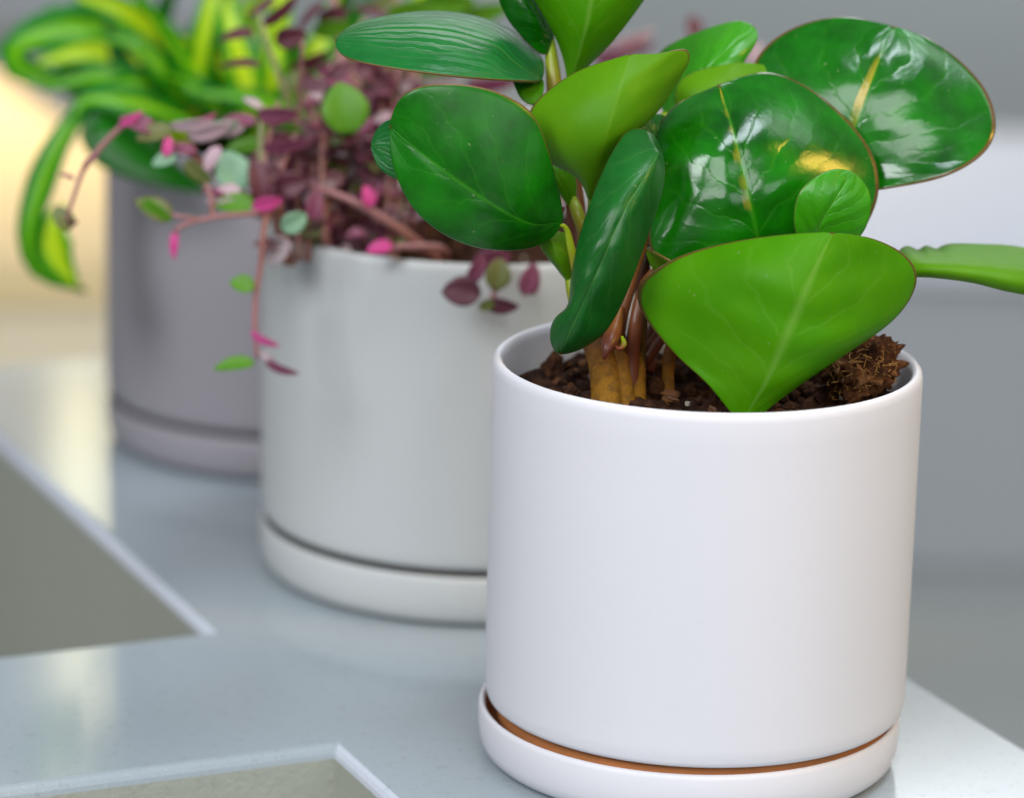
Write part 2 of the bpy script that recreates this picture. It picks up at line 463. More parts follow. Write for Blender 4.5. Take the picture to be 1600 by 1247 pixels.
# ------------------------------------------------------------------ soil
def soil_mat(name, c1, c2, c3):
    q = N(name)
    n1 = q.noise(130, 6, 0.7); n2 = q.noise(420, 4, 0.7)
    c = q.ramp(n1, [(0.30, c1), (0.52, c2), (0.75, c3)])
    c = q.mix(q.math('MULTIPLY', q.math('GREATER_THAN', n2, 0.62), 0.5), c, c3)
    q.set(Base_Color=c, Roughness=0.9)
    q.b.inputs['Specular IOR Level'].default_value = 0.15
    q.bump(n2, 0.9, 0.002)
    return q.m
M['soil'] = soil_mat('potting_mix', (0.010, 0.005, 0.004, 1), (0.045, 0.018, 0.010, 1), (0.13, 0.050, 0.016, 1))
M['peat'] = soil_mat('fibrous_peat', (0.020, 0.008, 0.005, 1), (0.10, 0.036, 0.012, 1), (0.34, 0.16, 0.06, 1))
M['bark'] = plain('bark_chip', (0.17, 0.062, 0.018, 1), 0.85, 0.7, 260)
M['grit'] = plain('pale_grit', (0.38, 0.33, 0.26, 1), 0.85, 0.3, 260)
M['fibre'] = plain('straw_fibre', (0.55, 0.34, 0.10, 1), 0.7, 0.6, 200, col2=(0.35, 0.11, 0.02, 1))

def soil(pot, depth, label, seed, crumbs=260):
    x, y, Rr, h = pot
    r = random.Random(seed)
    bm = bmesh.new()
    rings, seg, rmax = 22, 96, Rr - 0.0046
    rows = []
    for i in range(rings + 1):
        row = []
        for k in range(seg):
            a = 2 * math.pi * k / seg; rr = rmax * i / rings
            p = Vector((x + rr * math.cos(a), y + rr * math.sin(a), 0))
            z = h - depth + 0.0045 * noise.noise(p * 70) + 0.0028 * noise.noise(p * 210) + 0.0012 * noise.noise(p * 600)
            row.append(bm.verts.new((p.x, p.y, z)))
        rows.append(row)
    for i in range(rings):
        for k in range(seg):
            l = (k + 1) % seg
            bm.faces.new((rows[i][k], rows[i + 1][k], rows[i + 1][l], rows[i][l]))
    for i in range(crumbs):
        a = r.uniform(0, 6.283); rr = (rmax - 0.004) * math.sqrt(r.random())
        s = r.uniform(0.0008, 0.0032)
        g = bmesh.ops.create_icosphere(bm, subdivisions=1, radius=s)
        for v in g['verts']:
            v.co *= r.uniform(0.7, 1.3)
        bmesh.ops.translate(bm, vec=(x + rr * math.cos(a), y + rr * math.sin(a), h - depth + r.uniform(-0.001, 0.004)), verts=g['verts'])
    for i in range(crumbs // 4):                 # bark chips and a few pale grit grains
        a = r.uniform(0, 6.283); rr = (rmax - 0.006) * math.sqrt(r.random())
        g = bmesh.ops.create_cube(bm, size=1)
        rot = Matrix.Rotation(r.uniform(0, 3), 3, 'Z') @ Matrix.Rotation(r.uniform(-0.7, 0.7), 3, 'X')
        sc = (r.uniform(0.002, 0.006), r.uniform(0.001, 0.003), r.uniform(0.0005, 0.0014))
        pale = r.random() < 0.12
        if pale: sc = (0.0014, 0.0013, 0.0012)
        c = Vector((x + rr * math.cos(a), y + rr * math.sin(a), h - depth + r.uniform(0.001, 0.005)))
        for v in g['verts']:
            v.co = rot @ Vector((v.co.x * sc[0] * r.uniform(0.7, 1.2), v.co.y * sc[1] * r.uniform(0.7, 1.2), v.co.z * sc[2])) + c
        for f in {f for v in g['verts'] for f in v.link_faces}:
            f.material_index = 2 if pale else 1
    me = bpy.data.meshes.new('soil'); bm.to_mesh(me); bm.free()
    o = link('potting_soil', me, None, [M['soil'], M['bark'], M['grit']], smooth=False)
    tag(o, label, 'soil', kind='stuff')
soil(P1, 0.0125, 'dark brown crumbly potting soil inside the white front pot', 1)
soil(P2, 0.0110, 'dark potting soil inside the pale middle pot under purple stems', 2, 120)
soil(P3, 0.0120, 'dark potting soil inside the mauve-grey rear pot', 3, 60)

def peat_clump():
    t = thing('peat_clump', 'lump of brown fibrous peat resting inside the white pot rim at right', 'peat clump')
    c = W(1346, 582, D1 - 0.006)
    bm = bmesh.new()
    bmesh.ops.create_icosphere(bm, subdivisions=5, radius=1)
    for v in bm.verts:
        d = v.co.normalized()
        k = 1 + 0.42 * noise.noise(d * 1.7 + Vector((3, 1, 0))) + 0.38 * noise.noise(d * 4) + 0.20 * noise.noise(d * 11) + 0.08 * noise.noise(d * 28)
        v.co = Vector((d.x * 0.0108, d.y * 0.012, d.z * 0.0088)) * k
        v.co.z += 0.32 * v.co.x
    me = bpy.data.meshes.new('peat'); bm.to_mesh(me); bm.free()
    o = link('peat_body', me, t, [M['peat']]); t.location = c
    r = random.Random(5)
    vs, fs = [], []
    for i in range(200):
        d = Vector((r.gauss(0, 1), r.gauss(-0.6, 1), r.gauss(0.4, 1))).normalized()
        p = Vector((d.x * 0.0110, d.y * 0.0122, d.z * 0.0090 + 0.32 * d.x * 0.0108)) * r.uniform(0.9, 1.05)
        a = Vector((r.gauss(0, 1), r.gauss(0, 1), r.gauss(0, 1)))
        a = (a - d * a.dot(d) * 0.75).normalized() * r.uniform(0.0012, 0.0042)
        wv = d.cross(a).normalized() * r.uniform(0.00007, 0.00018)
        lift = d * r.uniform(0.0, 0.0010)
        b = len(vs)
        q = [p - a * 0.5, p + lift, p + a * 0.5 + d * r.uniform(-0.0004, 0.0006)]
        for s in q:
            vs += [s + wv, s - wv * 0.5 + d * wv.length, s - wv]
        for j in range(2):
            e = b + j * 3
            fs += [(e, e + 1, e + 4, e + 3), (e + 1, e + 2, e + 5, e + 4), (e + 2, e, e + 3, e + 5)]
    me = bpy.data.meshes.new('fibres'); me.from_pydata(vs, [], fs)
    f = link('fibre_strands', me, t, [M['fibre']]); f['kind'] = 'stuff'
peat_clump()

# ------------------------------------------------------------------ plant 1: round-leaved plant
plant1 = thing('round_leaf_plant', 'glossy green plant with big round fleshy leaves in the white front pot', 'plant', loc=W(960, 620, D1 - 0.02))
ORG1 = plant1.location.copy()

def leaf(mid, left, right, see, other, rim, zoff=0.0, nu=30, nv=18, thick=0.0011, rib=0.0006, wave=0.0, label=None, seed=0, cup=0.0):
    """mid/left/right: (px, py, depth offset) from the leaf's base to its tip"""
    Mi = catmull(mid, nu); L = catmull(left, nu); Rg = catmull(right, nu)
    vs, uvs, fs = [], [], []
    for i in range(nu):
        for j in range(nv + 1):
            v = -1 + 2 * j / nv
            p = Mi[i] + (Rg[i] - L[i]) * (v / 2) + ((Rg[i] + L[i]) / 2 - Mi[i]) * (v * v)
            z = p.z
            sw = math.sin(math.pi * i / (nu - 1))
            z += rib * math.exp(-(v / 0.07) ** 2) * sw + cup * (1 - v * v) * sw
            if wave:
                z += wave * sw * (noise.noise(Vector((i * 0.22, v * 2.2, seed * 3.1))) + 0.35 * math.sin(i * 0.95 - abs(v) * 4.0) * (1 - v * v))
            vs.append(W(p.x, p.y, D1 + zoff + z) - ORG1)
            uvs.append((i / (nu - 1), j / nv))
    w = nv + 1
    for i in range(nu - 1):
        for j in range(nv):
            fs.append((i * w + j, i * w + j + 1, (i + 1) * w + j + 1, (i + 1) * w + j))
    me = bpy.data.meshes.new('leaf'); me.from_pydata(vs, [], fs)
    uv = me.uv_layers.new(name='UVMap')
    for poly in me.polygons:
        for li in poly.loop_indices:
            uv.data[li].uv = uvs[me.loops[li].vertex_index]
    s = 0.0
    for p in me.polygons:
        s += p.area * p.normal.dot(EYE - ORG1 - p.center)
    if s < 0:
        me.flip_normals()
    bm = bmesh.new(); bm.from_mesh(me)
    bmesh.ops.remove_doubles(bm, verts=bm.verts, dist=2e-5)
    bm.to_mesh(me); bm.free()
    o = link('leaf', me, plant1, [M[see], M[other], M[rim]])
    md = o.modifiers.new('thick', 'SOLIDIFY')
    md.thickness = thick; md.offset = 0; md.material_offset = 1; md.material_offset_rim = 2; md.use_even_offset = False
    sd = o.modifiers.new('smooth', 'SUBSURF'); sd.levels = 1; sd.render_levels = 1
    if label: o['label'] = label
    return o

def petiole(pts, radii, mat='petiole', name='petiole'):
    me = tube_mesh([W(a, b, D1 + c) - ORG1 for a, b, c in pts], radii)
    return link(name, me, plant1, [M[mat]])

# front underside leaf
leaf([(1165, 648, -.040), (1200, 590, -.047), (1235, 510, -.053), (1268, 430, -.054), (1300, 364, -.050)],
     [(1145, 648, -.040), (1105, 600, -.040), (1055, 555, -.034), (1010, 502, -.028), (993, 464, -.026), (1004, 435, -.028), (1060, 400, -.034), (1140, 378, -.042), (1225, 367, -.048), (1300, 364, -.050)],
     [(1190, 648, -.040), (1212, 627, -.041), (1262, 590, -.040), (1330, 545, -.034), (1392, 503, -.028), (1426, 462, -.024), (1434, 425, -.024), (1410, 394, -.028), (1360, 371, -.040), (1300, 364, -.050)],
     'under', 'up', 'rim', rib=-0.0004, wave=0.0007, seed=9, thick=0.0013, label='broad pale green leaf showing its underside at the front of the pot')
# big glossy facing leaf
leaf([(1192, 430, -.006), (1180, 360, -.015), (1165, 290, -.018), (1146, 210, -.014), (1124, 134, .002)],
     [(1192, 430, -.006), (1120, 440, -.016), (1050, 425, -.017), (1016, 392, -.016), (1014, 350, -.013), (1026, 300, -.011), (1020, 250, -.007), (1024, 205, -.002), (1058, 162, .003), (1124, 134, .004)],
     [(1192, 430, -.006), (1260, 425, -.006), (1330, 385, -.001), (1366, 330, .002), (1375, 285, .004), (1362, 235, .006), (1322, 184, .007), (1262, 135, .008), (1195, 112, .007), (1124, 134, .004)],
     'up_gold_glint', 'under', 'rim', wave=0.0009, rib=0.0012, seed=1, label='large glossy dark green leaf facing the viewer in the middle')
# upper right leaf
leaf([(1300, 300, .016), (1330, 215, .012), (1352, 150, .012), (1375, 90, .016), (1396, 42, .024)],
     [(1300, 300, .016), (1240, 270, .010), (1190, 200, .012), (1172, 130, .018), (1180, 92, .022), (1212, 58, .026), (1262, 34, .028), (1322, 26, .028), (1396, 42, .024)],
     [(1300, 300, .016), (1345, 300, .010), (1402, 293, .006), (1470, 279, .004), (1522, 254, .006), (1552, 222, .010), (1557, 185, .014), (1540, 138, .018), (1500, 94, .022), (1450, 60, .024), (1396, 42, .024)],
     'up_gold_glint', 'under', 'rim', wave=0.0004, rib=0.0010, seed=2, label='largest glossy green leaf at upper right')
# small young leaf
leaf([(1272, 395, -.012), (1280, 355, -.019), (1305, 310, -.021), (1332, 268, -.018)],
     [(1272, 395, -.012), (1248, 375, -.018), (1240, 340, -.021), (1250, 298, -.023), (1284, 270, -.021), (1310, 264, -.019), (1332, 268, -.018)],
     [(1272, 395, -.012), (1320, 390, -.013), (1350, 362, -.014), (1362, 322, -.015), (1354, 290, -.016), (1332, 268, -.018)],
     'up_young', 'under', 'rim_green', nu=24, rib=0.0008, thick=0.0009, label='small round bright young leaf before the glossy leaf')
# edge-on right leaf
leaf([(1395, 418, .006), (1440, 412, -.004), (1520, 414, -.006), (1600, 424, -.006), (1680, 436, .000)],
     [(1395, 418, .006), (1405, 392, .016), (1418, 384, .020), (1434, 393, .022), (1446, 383, .023), (1462, 391, .024), (1480, 382, .024), (1530, 382, .026), (1590, 386, .026), (1650, 402, .016), (1680, 436, .000)],
     [(1395, 418, .006), (1420, 430, .000), (1460, 433, -.004), (1520, 441, -.006), (1580, 456, -.006), (1640, 462, -.004), (1680, 436, .000)],
     'under_dark', 'up', 'rim', nu=40, rib=0.0, label='leaf seen edge-on with a nibbled margin at the right edge')
# centre underside leaf
leaf([(924, 312, -.008), (930, 270, -.020), (945, 215, -.030), (965, 150, -.030), (985, 86, -.022)],
     [(920, 312, -.008), (912, 288, -.012), (892, 268, -.014), (858, 254, -.014), (830, 232, -.014), (820, 204, -.015), (826, 175, -.016), (850, 146, -.017), (905, 110, -.019), (985, 86, -.022)],
     [(928, 312, -.008), (942, 282, -.009), (962, 240, -.010), (985, 205, -.010), (1012, 186, -.009), (1034, 165, -.008), (1060, 125, -.006), (1078, 94, -.006), (1076, 76, -.007), (1052, 78, -.014), (1030, 84, -.017), (985, 86, -.022)],
     'under_dark', 'up', 'rim', rib=-0.0007, label='upright leaf with a folded right edge, underside showing, at the centre')
# big left leaf
leaf([(880, 345, -.018), (832, 350, -.025), (780, 326, -.032), (720, 286, -.037), (660, 240, -.038), (609, 196, -.034)],
     [(880, 345, -.018), (874, 300, -.022), (860, 245, -.027), (835, 180, -.031), (790, 148, -.035), (740, 133, -.038), (690, 130, -.040), (650, 136, -.040), (622, 156, -.038), (609, 196, -.034)],
     [(880, 345, -.018), (862, 372, -.018), (832, 386, -.020), (790, 391, -.022), (740, 385, -.026), (690, 364, -.030), (650, 331, -.032), (624, 288, -.034), (610, 240, -.034), (609, 196, -.034)],
     'up_soft', 'under', 'rim', rib=0.0010, wave=0.0003, seed=3, label='broad dark green leaf at the left, leaning over the pale pot')
# small leaf behind it
leaf([(640, 250, -.004), (612, 238, -.006), (580, 228, -.004)],
     [(640, 250, -.004), (632, 190, .002), (605, 188, .002), (586, 208, .000), (580, 228, -.004)],
     [(640, 250, -.004), (632, 282, -.006), (610, 275, -.006), (590, 258, -.005), (580, 228, -.004)],
     'up_stripe', 'under', 'rim_green', nu=18, label='small leaf peeping out behind the broad left leaf')
# upper left ribbed leaf
leaf([(846, 128, .000), (802, 100, -.008), (770, 72, -.010), (700, 52, -.012), (620, 48, -.014), (550, 54, -.016), (523, 66, -.018)],
     [(846, 128, .000), (850, 98, .010), (822, 62, .016), (778, 37, .018), (722, 22, .018), (660, 19, .014), (600, 27, .006), (548, 42, -.006), (523, 66, -.018)],
     [(846, 128, .000), (805, 127, -.018), (720, 122, -.030), (640, 112, -.032), (570, 100, -.028), (532, 86, -.022), (523, 66, -.018)],
     'up_stripe', 'under', 'rim', rib=0.001, wave=0.0008, seed=4, label='long ribbed leaf pointing left at the top of the plant')
# leaf under the ribbed one
leaf([(850, 130, .004), (830, 142, .000), (806, 128, .000)],
     [(850, 130, .004), (840, 118, .006), (806, 122, .004), (800, 126, .000)],
     [(850, 130, .004), (848, 150, .000), (838, 166, -.002), (815, 156, -.002), (800, 126, .000)],
     'under', 'up', 'rim', nu=14, nv=10)
# top leaf, underside, cut by the frame
leaf([(893, 128, .004), (905, 80, -.004), (918, 30, -.010), (930, -40, -.012), (945, -130, -.004)],
     [(888, 128, .004), (884, 100, .004), (870, 60, .002), (838, 4, .000), (805, -60, -.002), (830, -115, -.003), (945, -130, -.004)],
     [(900, 128, .004), (922, 98, .004), (955, 66, .004), (1004, 2, .006), (1040, -60, .006), (1020, -115, .002), (945, -130, -.004)],
     'under', 'up', 'rim', rib=-0.0008, label='pale leaf at the top cut off by the frame, underside showing')
# its left neighbour
leaf([(862, 62, .010), (842, 30, .004), (820, -10, .002), (800, -60, .004)],
     [(858, 82, .010), (845, 86, .008), (812, 54, .006), (790, 24, .005), (778, -15, .004), (800, -60, .004)],
     [(864, 62, .010), (860, 42, .014), (846, 12, .018), (832, -20, .018), (800, -60, .004)],
     'up', 'under', 'rim', nu=20, rib=0.001, label='narrow dark leaf rising out of the frame at the top')
# rear right leaf
leaf([(1040, 180, .028), (1085, 130, .020), (1130, 85, .018), (1178, 42, .026)],
     [(1040, 180, .028), (1022, 140, .034), (1018, 105, .036), (1034, 78, .036), (1072, 57, .034), (1120, 40, .032), (1155, 33, .030), (1178, 42, .026)],
     [(1040, 180, .028), (1080, 175, .020), (1130, 140, .018), (1165, 92, .020), (1184, 60, .024), (1178, 42, .026)],
     'up_young', 'up_young', 'rim', rib=0.0006, label='bright green leaf behind the centre, tip pointing up right')
# leaf whose rim shows above the big glossy one
leaf([(1110, 230, .020), (1120, 180, .012), (1135, 140, .010), (1150, 99, .016)],
     [(1100, 230, .020), (1072, 200, .020), (1056, 160, .018), (1060, 130, .016), (1090, 111, .016), (1150, 99, .016)],
     [(1150, 230, .024), (1240, 200, .030), (1262, 150, .028), (1235, 116, .024), (1190, 101, .020), (1150, 99, .016)],
     'under_dark', 'up', 'rim', label='leaf margin with a red edge rising behind the big glossy leaf')
# long folded dark leaf
leaf([(1030, 236, -.036), (1012, 268, -.044), (975, 330, -.050), (944, 400, -.052), (912, 470, -.048), (888, 525, -.040), (876, 553, -.032)],
     [(1000, 200, -.028), (978, 206, -.030), (954, 242, -.036), (928, 302, -.040), (906, 370, -.042), (894, 430, -.042), (889, 480, -.038), (868, 497, -.034), (860, 520, -.032), (864, 544, -.032), (876, 553, -.032)],
     [(1000, 200, -.028), (1022, 212, -.026), (1037, 252, -.028), (1035, 296, -.032), (1012, 368, -.036), (990, 430, -.038), (968, 482, -.036), (944, 520, -.034), (908, 545, -.033), (876, 553, -.032)],
     'up_dark', 'under', 'rim', nu=40, rib=0.0012, wave=0.0007, seed=6, label='long dark leaf drooping down into the pot')
# dark leaf behind, only its rim seen
leaf([(1040, 230, .000), (1020, 205, -.004), (1005, 180, -.004)],
     [(1030, 235, .000), (990, 225, -.006), (982, 195, -.008), (1005, 179, -.004)],
     [(1060, 225, .004), (1060, 195, .006), (1035, 180, .004), (1005, 179, -.004)],
     'up_dark', 'under', 'rim', nu=14, nv=10)
# grey-green underside below glossy leaf
leaf([(1075, 450, -.010), (1040, 425, -.016), (1012, 385, -.012)],
     [(1070, 455, -.008), (1040, 440, -.010), (1018, 415, -.010), (1008, 388, -.012)],
     [(1080, 440, -.016), (1060, 415, -.022), (1030, 398, -.020), (1008, 388, -.012)],
     'under_dark', 'up_dark', 'rim', nu=14, nv=10)
# blades flaring out of petioles under the left leaf
leaf([(892, 320, .004), (874, 282, -.002), (850, 250, .000)],
     [(890, 322, .004), (872, 296, .002), (852, 262, .002), (842, 240, .002)],
     [(898, 318, .004), (900, 285, .004), (885, 250, .004), (842, 240, .002)],
     'under', 'up', 'rim', nu=16, nv=10)
leaf([(892, 440, -.006), (878, 405, -.012), (860, 375, -.012)],
     [(889, 442, -.006), (872, 420, -.006), (845, 386, -.006), (838, 360, -.004)],
     [(896, 438, -.006), (892, 400, -.004), (886, 365, -.002), (838, 360, -.004)],
     'under_dark', 'up', 'rim', nu=16, nv=10)

# petioles and stems
petiole([(905, 430, .006), (912, 370, .004), (903, 335, .003), (894, 312, .004), (880, 288, .001)], [.0018, .0020, .0021, .0017, .0005])
petiole([(930, 560, .000), (908, 500, -.004), (896, 465, -.006), (888, 428, -.006), (876, 402, -.009)], [.0022, .0021, .0019, .0016, .0005])
petiole([(935, 520, -.004), (905, 440, -.010), (893, 390, -.014), (884, 356, -.017), (866, 350, -.0195)], [.0016, .0015, .0014, .0012, .0004])
petiole([(945, 500, .006), (932, 420, .006), (928, 350, .002), (925, 308, -.007)], [.0022, .0021, .0018, .0014])
petiole([(880, 215, .010), (868, 150, .010), (864, 110, .010), (858, 48, .012)], [.0030, .0027, .0022, .0012])
petiole([(905, 240, .008), (898, 190, .006), (895, 150, .005), (894, 122, .004)], [.0026, .0024, .0022, .0018])
petiole([(905, 430, .008), (900, 330, .010), (888, 250, .010), (876, 190, .010)], [.0034, .0032, .0030, .0028], 'petiole_red', 'stem')
petiole([(958, 640, -.004), (962, 560, .000), (968, 500, -.004), (985, 440, -.002), (1005, 380, .004), (1015, 300, .008)], [.0030, .0026, .0024, .0022, .0020, .0018], 'petiole_red')
petiole([(984, 640, -.002), (987, 560, -.002), (993, 510, -.006), (1004, 460, -.004), (1030, 425, -.006), (1120, 430, -.006), (1192, 428, -.006)], [.0026, .0024, .0022, .0020, .0018, .0018, .0016], 'petiole_red')
petiole([(1010, 580, .010), (1030, 500, .016), (1090, 420, .020), (1200, 360, .020), (1300, 300, .016)], [.0026, .0024, .0022, .0020, .0016], 'petiole_red')
petiole([(1000, 570, .008), (1080, 480, .010), (1250, 430, .008), (1396, 418, .006)], [.0024, .0022, .0018, .0012], 'petiole_red')
petiole([(1100, 480, -.004), (1200, 440, -.008), (1272, 394, -.012)], [.0014, .0012, .0010])
petiole([(1150, 730, -.030), (1158, 700, -.035), (1164, 670, -.038), (1168, 645, -.040)], [.0022, .0022, .0026, .0030])
petiole([(1010, 340, .012), (1025, 250, .022), (1040, 178, .028)], [.0022, .0018, .0014])
petiole([(1060, 400, .012), (1090, 300, .018), (1115, 228, .020)], [.0022, .0018, .0014])
petiole([(995, 300, -.004), (1005, 240, -.016), (1003, 212, -.024)], [.0018, .0012, .0005])
petiole([(880, 330, .010), (720, 270, .004), (642, 250, -.003)], [.0014, .0012, .0009])
for pts, rad in (([(948, 665, -.012), (948, 625, -.011), (946, 596, -.009), (940, 566, -.006), (926, 520, .000), (905, 420, .008)], [.0074, .0066, .0058, .0052, .0036, .0032]),
                 ([(975, 665, -.010), (972, 625, -.008), (968, 590, -.006), (966, 556, -.002), (958, 500, .004), (946, 430, .008)], [.0060, .0056, .0048, .0044, .0028, .0022]),
                 ([(996, 665, -.004), (993, 620, -.002), (994, 580, .002), (998, 530, .006), (1005, 440, .010), (1012, 330, .012)], [.0050, .0044, .0036, .0034, .0026, .0022]),
                 ([(1045, 665, .002), (1044, 610, .002), (1044, 575, .002), (1050, 540, .000), (1075, 500, -.002), (1100, 480, -.004)], [.0034, .0030, .0026, .0028, .0022, .0016])):
    petiole(pts, [x * 0.72 for x in rad], 'stem', 'stem')
# dried leaf scars and sheaths at the stem base
petiole([(944, 562, -.0155), (948, 545, -.0150), (958, 520, -.010), (970, 480, -.006)], [.0004, .0026, .0022, .0010], 'petiole_red', 'sheath')
petiole([(962, 541, -.0145), (968, 545, -.0150), (975, 538, -.0140), (972, 526, -.0120)], [.0004, .0008, .0008, .0004], 'petiole', 'sheath')

# ------------------------------------------------------------------ plant 2: purple trailing plant
plant2 = thing('trailing_plant', 'purple and green small-leaved trailing plant spilling over the middle pot', 'plant', loc=(P2[0], P2[1], P2[3]))
ORG2 = plant2.location.copy()
def small_mat(name, a, b, rough=0.4, trans=0.15, tc=None):
    return leaf_mat(name, a, b, rough, 0.5, tuple(min(1, x * 1.4 + 0.02) for x in a[:3]) + (1,), trans, tc or a, vein_n=6, bump=0.1, fine=False, veinmix=0.25, edge=None)
S = {
 'maroon': small_mat('maroon_leaf', (0.085, 0.016, 0.028, 1), (0.14, 0.030, 0.050, 1)),
 'purple': small_mat('purple_leaf', (0.20, 0.040, 0.085, 1), (0.28, 0.075, 0.14, 1)),
 'green': small_mat('fresh_green_leaf', (0.10, 0.29, 0.010, 1), (0.14, 0.33, 0.012, 1), trans=0.3, tc=(0.3, 0.7, 0.02, 1)),
 'grey': small_mat('silver_green_leaf', (0.22, 0.42, 0.26, 1), (0.28, 0.46, 0.30, 1)),
 'olive': small_mat('olive_leaf', (0.12, 0.17, 0.03, 1), (0.18, 0.16, 0.05, 1)),
 'pink': small_mat('hot_pink_leaf', (0.62, 0.035, 0.24, 1), (0.70, 0.10, 0.34, 1), tc=(0.9, 0.1, 0.4, 1)),
 'mauve': small_mat('mauve_leaf', (0.20, 0.085, 0.11, 1), (0.27, 0.13, 0.15, 1)),
 'pale': small_mat('pale_pink_leaf', (0.55, 0.36, 0.42, 1), (0.50, 0.42, 0.42, 1)),
}
M['pstem'] = petiole_mat('pink_brown_stem', (0.26, 0.10, 0.075, 1), (0.36, 0.15, 0.15, 1))
M['pstem_green'] = petiole_mat('green_brown_stem', (0.30, 0.17, 0.10, 1), (0.30, 0.30, 0.13, 1))
MESH2 = {}
def small_mesh(col, wid, bend, fold):
    key = (col, round(wid, 1), round(bend, 1), round(fold, 1))
    if key in MESH2: return MESH2[key]
    nu, nv = 11, 6
    wid, bend, fold = key[1], key[2], key[3]
    vs, uvs, fs = [], [], []
    for i in range(nu):
        u = i / (nu - 1)
        hw = wid * 0.5 * (math.sin(math.pi * min(1, u * 0.97 + 0.03)) ** 0.62) * (1.12 - 0.30 * u)
        if wid < 0.75:
            hw = wid * 0.5 * 2.32 * (max(u, 0.004) ** 0.5) * (max(1 - u, 0.0) ** 0.75)
        for j in range(nv + 1):
            v = -1 + 2 * j / nv
            z = -bend * (u - 0.4) ** 2 + fold * abs(v) * hw
            vs.append((u - 0.0, v * hw, z)); uvs.append((u, j / nv))
    w = nv + 1
    for i in range(nu - 1):
        for j in range(nv):
            fs.append((i * w + j, (i + 1) * w + j, (i + 1) * w + j + 1, i * w + j + 1))
    me = bpy.data.meshes.new('small_leaf'); me.from_pydata(vs, [], fs)
    uv = me.uv_layers.new(name='UVMap')
    for poly in me.polygons:
        for li in poly.loop_indices:
            uv.data[li].uv = uvs[me.loops[li].vertex_index]
    bm = bmesh.new(); bm.from_mesh(me)
    bmesh.ops.solidify(bm, geom=bm.faces[:], thickness=0.025)
    bm.to_mesh(me); bm.free()
    me.materials.append(S[col])
    me.polygons.foreach_set('use_smooth', [True] * len(me.polygons))
    MESH2[key] = me
    return me

def put_leaf(plant, org, base, direction, normal, length, col, wid=0.6, bend=0.3, fold=0.3):
    me = small_mesh(col, wid, bend, fold)
    o = bpy.data.objects.new('leaf', me); COL.objects.link(o); o.parent = plant
    x = direction.normalized(); z = (normal - x * normal.dot(x)).normalized(); y = z.cross(x)
    mm = Matrix((x, y, z)).transposed().to_4x4() @ Matrix.Scale(length, 4)
    mm.translation = base - org
    o.matrix_local = mm
    return o

def leaf2(px, py, dz, ang, lpx, col, wid=0.6, tilt=0.0, pitch=0.0, bend=0.3, fold=0.3):
    """leaf centred at the given sight direction; ang: image angle of its tip, tilt: turn about its length"""
    zc = D2 + dz
    a = R(ang)
    x = (RT * math.cos(a) + UP * math.sin(a)) * math.cos(R(pitch)) - FWD * math.sin(R(pitch))
    n = -FWD
    n = Matrix.Rotation(R(tilt), 3, x) @ n
    L = lpx / F_PX * zc / max(0.35, math.cos(R(pitch)))
    base = W(px, py, zc) - x * L * 0.5
    return put_leaf(plant2, ORG2, base, x, n, L, col, wid, bend, fold)

def stem2(pts, rad, mat='pstem', name='stem'):
    me = tube_mesh([W(a, b, D2 + c) - ORG2 for a, b, c in pts], [x * 0.74 for x in rad], seg=8, n=20)
    return link(name, me, plant2, [M[mat]])

# trailing shoot to the left
stem2([(430, 330, -.05), (360, 290, -.065), (310, 250, -.075), (255, 215, -.08), (205, 190, -.08), (165, 222, -.08), (132, 262, -.08), (116, 305, -.08), (103, 345, -.08)], [.0017, .0016, .0015, .0015, .0016, .0015, .0013, .0011, .0008])
# lower left shoot with a pink tip
stem2([(440, 320, -.07), (410, 332, -.082), (345, 338, -.084), (290, 350, -.084), (272, 364, -.084)], [.0016, .0015, .0013, .0012, .0011])
leaf2(272, 382, -.084, -95, 48, 'pink', 0.32, 20)
stem2([(332, 340, -.084), (330, 310, -.080), (318, 280, -.078)], [.0011, .0011, .0011])
stem2([(318, 344, -.084), (292, 340, -.085), (268, 336, -.086)], [.0010, .0009, .0008])
# hanging shoot
stem2([(420, 322, -.078), (412, 360, -.086), (408, 410, -.086), (400, 460, -.086), (398, 510, -.086), (402, 560, -.085)], [.0016, .0015, .0014, .0013, .0013, .0010])
leaf2(378, 444, -.088, 165, 40, 'green', 0.85, 25)
leaf2(365, 569, -.088, 187, 66, 'green', 0.42, 35)
leaf2(413, 532, -.088, -28, 50, 'pink', 0.34, 40)
leaf2(440, 577, -.088, -22, 56, 'purple', 0.26, 40)
leaf2(420, 560, -.088, -40, 34, 'pale', 0.4, 20)
# left trailing shoot leaves
for a in [(215, 192, -.082, 160, 62, 'purple', .5, 30), (240, 208, -.083, 195, 60, 'olive', .5, 20), (205, 186, -.084, 30, 44, 'pink', .35, 30),
          (262, 228, -.084, 80, 34, 'pink', .5, 20), (300, 195, -.082, 5, 70, 'pale', .35, 40), (285, 232, -.08, 170, 46, 'purple', .5, 30),
          (330, 205, -.080, 15, 76, 'pale', .42, 40), (312, 192, -.078, 20, 60, 'pink', .3, 50), (345, 198, -.076, 8, 60, 'grey', .5, 45),
          (255, 250, -.082, 200, 40, 'grey', .6, 20), (240, 326, -.084, 150, 66, 'olive', .55, 30), (245, 330, -.086, -35, 54, 'green', .5, 30),
          (330, 250, -.08, 240, 50, 'pale', .5, 25), (310, 270, -.08, -40, 55, 'olive', .5, 30), (105, 275, -.08, 160, 26, 'purple', .3, 40),
          (98, 340, -.08, 120, 46, 'olive', .7, 20), (112, 348, -.08, 0, 22, 'maroon', .4, 30), (140, 250, -.082, 215, 34, 'purple', .3, 40),
          (358, 202, -.074, 0, 50, 'pale', .5, 30), (348, 305, -.078, 200, 60, 'pale', .5, 25), (365, 318, -.08, 180, 66, 'green', .5, 20), (340, 300, -.078, 170, 54, 'purple', .35, 40)]:
    leaf2(*a)
